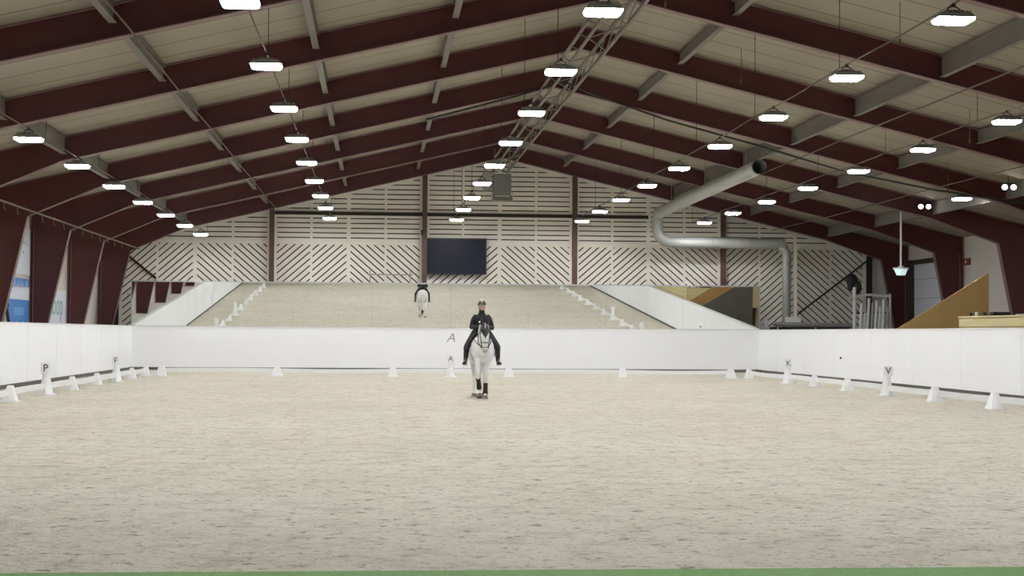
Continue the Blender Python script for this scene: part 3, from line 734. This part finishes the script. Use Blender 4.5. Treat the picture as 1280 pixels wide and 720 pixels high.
# neck and head
ctube(bm, [(0, -.55, 1.28), (0, -.78, 1.42), (0, -.98, 1.58), (0, -1.10, 1.68)], [(.15, .30), (.12, .235), (.095, .165), (.085, .12)], 18)
ctube(bm, [(0, -1.12, 1.70), (0, -1.20, 1.60), (0, -1.25, 1.45), (0, -1.28, 1.28), (0, -1.27, 1.17)], [(.085, .09), (.112, .145), (.092, .13), (.066, .075), (.058, .06)], 18)
for s in (-1, 1):
    ball(bm, (s*.075, -1.17, 1.52), (.035, .09, .10)); ball(bm, (s*.088, -1.27, 1.575), (.022, .028, .03)); ball(bm, (s*.035, -1.315, 1.19), (.024, .022, .03))
ball(bm, (0, -1.22, 1.12), (.045, .045, .035))
# front legs: planted one (image right) and lifted one (image left)
def chain(pts, rr): ctube(bm, pts, rr, 14, 4)
chain([(.10, -.66, 1.10), (.09, -.72, .86), (.065, -.76, .66), (.055, -.79, .50), (.05, -.82, .30), (.045, -.84, .17), (.04, -.88, .10), (.04, -.90, .05)],
      [(.12, .15), (.082, .11), (.060, .070), (.058, .062), (.036, .043), (.043, .048), (.038, .044), (.055, .06)])
chain([(-.11, -.66, 1.10), (-.125, -.80, .88), (-.14, -.90, .70), (-.145, -.96, .58), (-.115, -.86, .38), (-.10, -.78, .25), (-.10, -.80, .16), (-.10, -.84, .10)],
      [(.12, .15), (.082, .11), (.060, .070), (.058, .064), (.036, .043), (.043, .048), (.038, .044), (.052, .055)])
# hind legs with stifle and hock
for s, dy in ((-1, -.22), (1, .16)):
    chain([(s*.15, .72, 1.12), (s*.17, .50+dy*.3, .90), (s*.15, .68+dy*.6, .72), (s*.14, .92+dy*.9, .56), (s*.14, .90+dy, .40), (s*.14, .84+dy, .20), (s*.14, .80+dy, .11), (s*.14, .76+dy, .05)],
          [(.16, .24), (.12, .16), (.075, .10), (.050, .075), (.042, .05), (.045, .05), (.04, .045), (.056, .062)])
horse_body = remesh('body', bm, M['horse'], .016, hr, 3)
# ears under a black bonnet
bm = NB()
for s in (-1, 1):
    ctube(bm, [(s*.06, -1.13, 1.74), (s*.075, -1.14, 1.83), (s*.085, -1.15, 1.95)], [(.034, .02), (.036, .022), (.012, .01)], 10)
b2 = NB(); ctube(b2, [(0, -.98, 1.60), (0, -1.12, 1.70), (0, -1.20, 1.60), (0, -1.25, 1.45), (0, -1.28, 1.28)], [(.10, .12), (.10, .115), (.126, .160), (.106, .145), (.08, .09)], 40, 16)
bmesh.ops.delete(b2, geom=[v for v in b2.verts if v.co.z < 1.60 and not (v.co.y < -1.22 and abs(v.co.x) < (v.co.z-1.43)*.62)], context='VERTS')
me_ = bpy.data.meshes.new('t'); b2.to_mesh(me_); b2.free(); bm.from_mesh(me_); bpy.data.meshes.remove(me_)
b_ = obj('ear_bonnet', bm, M['leather'], hr, True); b_['label'] = 'black ear bonnet'
bm = NB()
for s in (-1, 1): ball(bm, (s*.094, -1.285, 1.575), (.016, .016, .018), 10)
obj('eye', bm, M['eye'], hr, True)
bm = NB(); ball(bm, (0, -1.285, 1.155), (.062, .055, .05), 14)
for s in (-1, 1): ball(bm, (s*.036, -1.335, 1.185), (.016, .012, .02), 8)
obj('muzzle', bm, mat('muzzle_skin', (0.42, 0.40, 0.40), .6, var=.15, scale=8), hr, True)
# bridle: noseband, cheek straps, browband, bit rings
bm = NB()
def ringpath(cy, cz, a, b, tilt, n=20):
    return [(a*math.cos(t), cy + b*math.sin(t)*math.cos(tilt), cz + b*math.sin(t)*math.sin(tilt)) for t in [2*PI*k/n for k in range(n+1)]]
tube(bm, ringpath(-1.265, 1.36, .088, .115, .12), .012, 6); tube(bm, ringpath(-1.27, 1.26, .075, .09, .35), .009, 6)
for s in (-1, 1):
    tube(bm, [(s*.095, -1.15, 1.68), (s*.116, -1.21, 1.58), (s*.098, -1.25, 1.42), (s*.078, -1.24, 1.22)], .009, 6)
    tube(bm, [(s*.08, -1.24+.03*math.cos(t), 1.22+.03*math.sin(t)) for t in [2*PI*k/12 for k in range(13)]], .005, 5)
obj('bridle', bm, M['leather'], hr)
bm = NB()
for s in (-1, 1): tube(bm, [(s*.085, -1.23, 1.22), (s*.15, -1.0, 1.36), (s*.13, -.72, 1.62), (s*.09, -.50, 1.76)], .008, 6)
obj('rein', bm, M['leather'], hr)
# mane, forelock, tail
bm = NB()
for i in range(18):
    u = i/17; y = -.58-.52*u; z = 1.60+.19*u; L = .16+.05*math.sin(i*2.1)
    ctube(bm, [(0, y, z), (-.06, y-.01, z+.01), (-.115, y+.0, z-L*.5), (-.12, y+.02, z-L)], [(.02, .02), (.028, .03), (.02, .03), (.006, .01)], 8, 3)
obj('mane', bm, M['hair'], hr, True)
bm = NB()
for i in range(9):
    a = 2*PI*i/9; dx, dy = .03*math.cos(a), .03*math.sin(a)
    ctube(bm, [(dx*.3, 1.0, 1.38), (dx, 1.10+dy*.4, 1.28), (dx*1.6, 1.14+dy, 1.0), (dx*2.0, 1.13+dy, .7), (dx*1.2, 1.11+dy, .42+.03*(i % 3))], [(.03, .03), (.038, .035), (.048, .04), (.042, .035), (.012, .01)], 10, 3)
obj('tail', bm, M['hair'], hr, True)
# wraps
def wrap(pts, rr, nm='leg_wrap'):
    b2 = NB(); tube(b2, pts, rr, 16); o = obj('leg_wrap', b2, M['boots'], hr, True); return o
wrap([(.051, -.815, .38), (.051, -.815, .35), (.05, -.82, .28), (.045, -.838, .17), (.043, -.87, .11)], [.052, .056, .054, .060, .056])
wrap([(-.137, -.935, .53), (-.133, -.92, .49), (-.117, -.865, .38), (-.102, -.79, .26), (-.10, -.785, .22)], [.054, .056, .054, .060, .052])
def hoof(x, y, z, tilt):
    b2 = NB(); v0 = len(b2.verts); bmesh.ops.create_cone(b2, cap_ends=True, segments=18, radius1=.072, radius2=.056, depth=.085, matrix=Matrix.Translation((x, y, z)) @ Matrix.Rotation(tilt, 4, 'X') @ Matrix.Diagonal((1, 1.12, 1, 1)))
    obj('hoof', b2, M['hoof'], hr, False)
hoof(.04, -.915, .042, .0); hoof(-.10, -.865, .075, -.45)
hoof(-.14, .54, .042, 0); hoof(.14, .92, .042, 0)
# saddle pad, saddle, girth, breastplate
bm = NB()
for s in (-1, 1):
    rows = []
    for (y, w_) in ((-.32, 0), (-.12, 0), (.12, 0), (.36, 0)):
        rows.append([bm.verts.new((s*a, y, z)) for a, z in ((.0, 1.60 if y < -.2 else 1.515), (.13, 1.53 if y < -.2 else 1.50), (.27, 1.40), (.33, 1.22), (.335, 1.0))])
    for r0, r1 in zip(rows, rows[1:]):
        for k in range(4): bm.faces.new((r0[k], r0[k+1], r1[k+1], r1[k]))
bmesh.ops.solidify(bm, geom=bm.faces[:], thickness=.014)
obj('saddle_pad', bm, M['pad'], hr, True)
bm = NB(); ctube(bm, [(0, -.28, 1.66), (0, -.10, 1.575), (0, .12, 1.57), (0, .30, 1.66)], [(.08, .03), (.12, .045), (.15, .05), (.13, .03)], 16)
for s in (-1, 1): ctube(bm, [(s*.12, -.08, 1.55), (s*.29, -.10, 1.38), (s*.325, -.10, 1.14)], [(.03, .12), (.02, .15), (.012, .11)], 14)
obj('saddle', bm, M['leather'], hr, True)
bm = NB(); tube(bm, [(.268*math.cos(t), -.33, 1.18+.338*math.sin(t)) for t in [PI + PI*k/16 for k in range(17)]], [(.04, .01)]*17, 8)
obj('girth', bm, M['pad'], hr, True)
bm = NB()
tube(bm, [(.22, -.55, 1.42), (.16, -.86, 1.32), (.06, -.96, 1.24), (0, -.975, 1.21), (-.06, -.96, 1.24), (-.16, -.86, 1.32), (-.22, -.55, 1.42)], .012, 6)
obj('breast_strap', bm, M['leather'], hr)
for s in (-1, 1):
    b2 = NB(); sx = s*.415; sy = -.18
    tube(b2, [(s*.30, -.08, 1.35), (s*.40, -.15, 1.0), (sx, sy, .88)], .008, 5)
    tube(b2, [(sx-.055, sy, .80), (sx-.05, sy, .87), (sx, sy, .90), (sx+.05, sy, .87), (sx+.055, sy, .80)], .008, 6); box(b2, sx-.06, sx+.06, sy-.03, sy+.03, .782, .796)
    obj('stirrup', b2, M['steel'], hr)

# ------------------------------------------------------------------ rider
rd = thing('person', 'person in black riding clothes and a helmet sitting on the white horse', 'person', (HX, HY, 0))
SH = .185
ANK = {}
bm = NB()
# torso, neck, head (body continuous)
ctube(bm, [(0, .03, 1.62), (0, .03, 1.72), (0, .02, 1.84), (0, .0, 1.96), (0, .0, 2.02)], [(.165, .125), (.135, .10), (.15, .11), (.165, .10), (.10, .07)], 18)
ctube(bm, [(0, .0, 2.00), (0, -.01, 2.09), (0, -.02, 2.15)], [(.055, .055), (.05, .052), (.055, .06)], 14)
ball(bm, (0, -.02, 2.245), (.073, .092, .112), 20); ball(bm, (0, -.045, 2.18), (.052, .062, .055), 14)
ctube(bm, [(0, -.105, 2.235), (0, -.125, 2.205)], [(.009, .009), (.014, .012)], 8, 2)           # nose
for s in (-1, 1): ball(bm, (s*.072, -.01, 2.225), (.012, .02, .03), 8)                            # ears
hands = {}
for s in (-1, 1):
    # arms: shoulder, elbow, wrist
    shd, elb, wr = (s*.175, .0, 1.975), (s*.245, .02, 1.72), (s*.11, -.32, 1.72)
    if s > 0: elb, wr = (.255, .03, 1.70), (.13, -.30, 1.70)
    ctube(bm, [shd, tuple((a+b)/2 for a, b in zip(shd, elb)), elb], [.052, .046, .038], 12)
    ctube(bm, [elb, tuple(a*.6+b*.4 for a, b in zip(elb, wr)), wr], [.038, .034, .024], 12)
    # palm, five fingers
    w0 = Vector(wr); d = (w0-Vector(elb)).normalized()
    pc = w0 + d*.05
    ctube(bm, [tuple(w0), tuple(pc), tuple(w0+d*.085)], [(.022, .034), (.020, .040), (.016, .036)], 10)
    for i, L in enumerate((.026, .030, .029, .023)):
        z0 = .030 - .020*i
        b0 = w0 + d*.085 + Vector((0, 0, z0))
        inw = Vector((-s, 0, 0))
        k1 = b0 + d*L; k2 = k1 + inw*.022 + d*.004; k3 = k2 - d*.020 + inw*.006
        ctube(bm, [tuple(b0 - d*.02), tuple(b0), tuple(k1), tuple(k2), tuple(k3)], [.010, .0095, .009, .0085, .007], 8, 3)
    th0 = w0 + d*.03 + Vector((-s*.012, 0, .026))
    ctube(bm, [tuple(th0), tuple(th0 + d*.035 + Vector((-s*.022, 0, .018))), tuple(th0 + d*.062 + Vector((-s*.028, 0, .012)))], [.013, .0105, .0085], 8, 3)
    hands[s] = pc
    # legs
    hip, knee, ank = (s*.12, .06, 1.60), (s*.375, -.22, 1.24), (s*.40, -.08, .86)
    ctube(bm, [hip, tuple((a+b)/2 for a, b in zip(hip, knee)), knee], [.098, .082, .058], 14)
    ctube(bm, [knee, tuple(a*.6+b*.4 for a, b in zip(knee, ank)), ank], [.056, .052, .034], 14)
    ctube(bm, [ank, (s*.42, -.17, .835), (s*.445, -.26, .84)], [(.036, .04), (.036, .03), (.028, .02)], 12)
body = remesh('body', bm, M['skin'], .0085, rd, 2)
body.data.materials.append(M['jacket'])       # gloved hands, covered feet
for p in body.data.polygons:
    if p.center.z < 1.55 or (p.center.y < -.25 and p.center.z < 1.95): p.material_index = 1
# jacket
bm = NB()
ctube(bm, [(0, .03, 1.56), (0, .03, 1.64), (0, .03, 1.74), (0, .02, 1.85), (0, .0, 1.95), (0, .0, 2.03)], [(.20, .16), (.185, .145), (.160, .125), (.180, .135), (.19, .125), (.10, .085)], 20)
ctube(bm, [(0, -.0, 2.00), (0, -.005, 2.07), (0, -.01, 2.115)], [(.095, .085), (.078, .078), (.072, .075)], 16)
for s in (-1, 1):
    elb, wr = ((-.25, .02, 1.72), (-.125, -.29, 1.72)) if s < 0 else ((.262, .03, 1.70), (.14, -.275, 1.70))
    ctube(bm, [(s*.15, .0, 1.975), (s*.20, .005, 1.90), elb], [.066, .064, .056], 14)
    ctube(bm, [elb, tuple(a*.6+b*.4 for a, b in zip(elb, wr)), wr], [.056, .049, .037], 14)
jk = remesh('jacket', bm, M['jacket'], .012, rd, 2); jk['label'] = 'black riding jacket'
bm = NB(); ball(bm, (-.03, -.142, 1.845), (.055, .012, .028), 14); obj('chest_logo', bm, M['logo'], rd, True)
# breeches, boots
bm = NB(); ctube(bm, [(-.08, .06, 1.60), (.08, .06, 1.60)], [.14, .14], 14)
for s in (-1, 1):
    hip, knee = (s*.12, .06, 1.60), (s*.375, -.22, 1.24)
    ctube(bm, [hip, tuple((a+b)/2 for a, b in zip(hip, knee)), knee, (s*.385, -.19, 1.14)], [.112, .096, .072, .062], 16)
remesh('breeches', bm, M['breeches'], .012, rd, 2)
for s in (-1, 1):
    bm = NB(); knee, ank = (s*.378, -.21, 1.19), (s*.40, -.08, .86)
    ctube(bm, [knee, tuple(a*.6+b*.4 for a, b in zip(knee, ank)), ank], [.066, .064, .046], 14)
    ctube(bm, [(s*.397, -.04, .845), (s*.41, -.11, .835), (s*.43, -.18, .83), (s*.455, -.27, .835)], [(.038, .045), (.042, .044), (.046, .032), (.034, .024)], 12)
    remesh('boot', bm, M['leather'], .010, rd, 2)
# helmet, hair, face
bm = NB(); bmesh.ops.create_uvsphere(bm, u_segments=24, v_segments=16, radius=1, matrix=Matrix.Translation((0, -.005, 2.275)) @ Matrix.Diagonal((.108, .132, .125, 1)))
bmesh.ops.delete(bm, geom=[v for v in bm.verts if v.co.z < 2.245], context='VERTS')
bmesh.ops.solidify(bm, geom=bm.faces[:], thickness=.012)
hl = obj('helmet', bm, M['helmet'], rd, True); hl['label'] = 'dark helmet with pale trim'
bm = NB()
prism(bm, [(-.095, -.10), (-.06, -.165), (0, -.185), (.06, -.165), (.095, -.10), (.05, -.09), (-.05, -.09)], 2.248, 2.26, 'z'); obj('peak', bm, M['helmettrim'], hl)
bm = NB()
tube(bm, [(0, -.13, 2.28), (0, -.11, 2.345), (0, -.05, 2.395), (0, .03, 2.40), (0, .10, 2.35)], [(.028, .008)]*5, 8)
for s in (-1, 1): tube(bm, [(s*.108, -.03, 2.27), (s*.085, -.07, 2.33), (s*.03, -.08, 2.385)], .012, 6)
obj('trim', bm, M['helmettrim'], hl)
bm = NB()
for s in (-1, 1): tube(bm, [(s*.085, .0, 2.25), (s*.07, -.04, 2.17), (s*.02, -.08, 2.125), (0, -.085, 2.122)], .006, 5)
obj('chin_strap', bm, M['leather'], hl)
bm = NB(); ball(bm, (0, .05, 2.20), (.078, .06, .075), 14); ctube(bm, [(0, .09, 2.19), (0, .11, 2.12), (0, .10, 2.04)], [.03, .032, .012], 10)
obj('hair', bm, M['brown'], rd, True)
bm = NB()
for s in (-1, 1): ball(bm, (s*.030, -.098, 2.232), (.012, .008, .007), 10)
obj('eye', bm, M['eye'], rd, True)
bm = NB(); ball(bm, (0, -.106, 2.178), (.022, .006, .006), 10); obj('mouth', bm, M['lips'], rd, True)
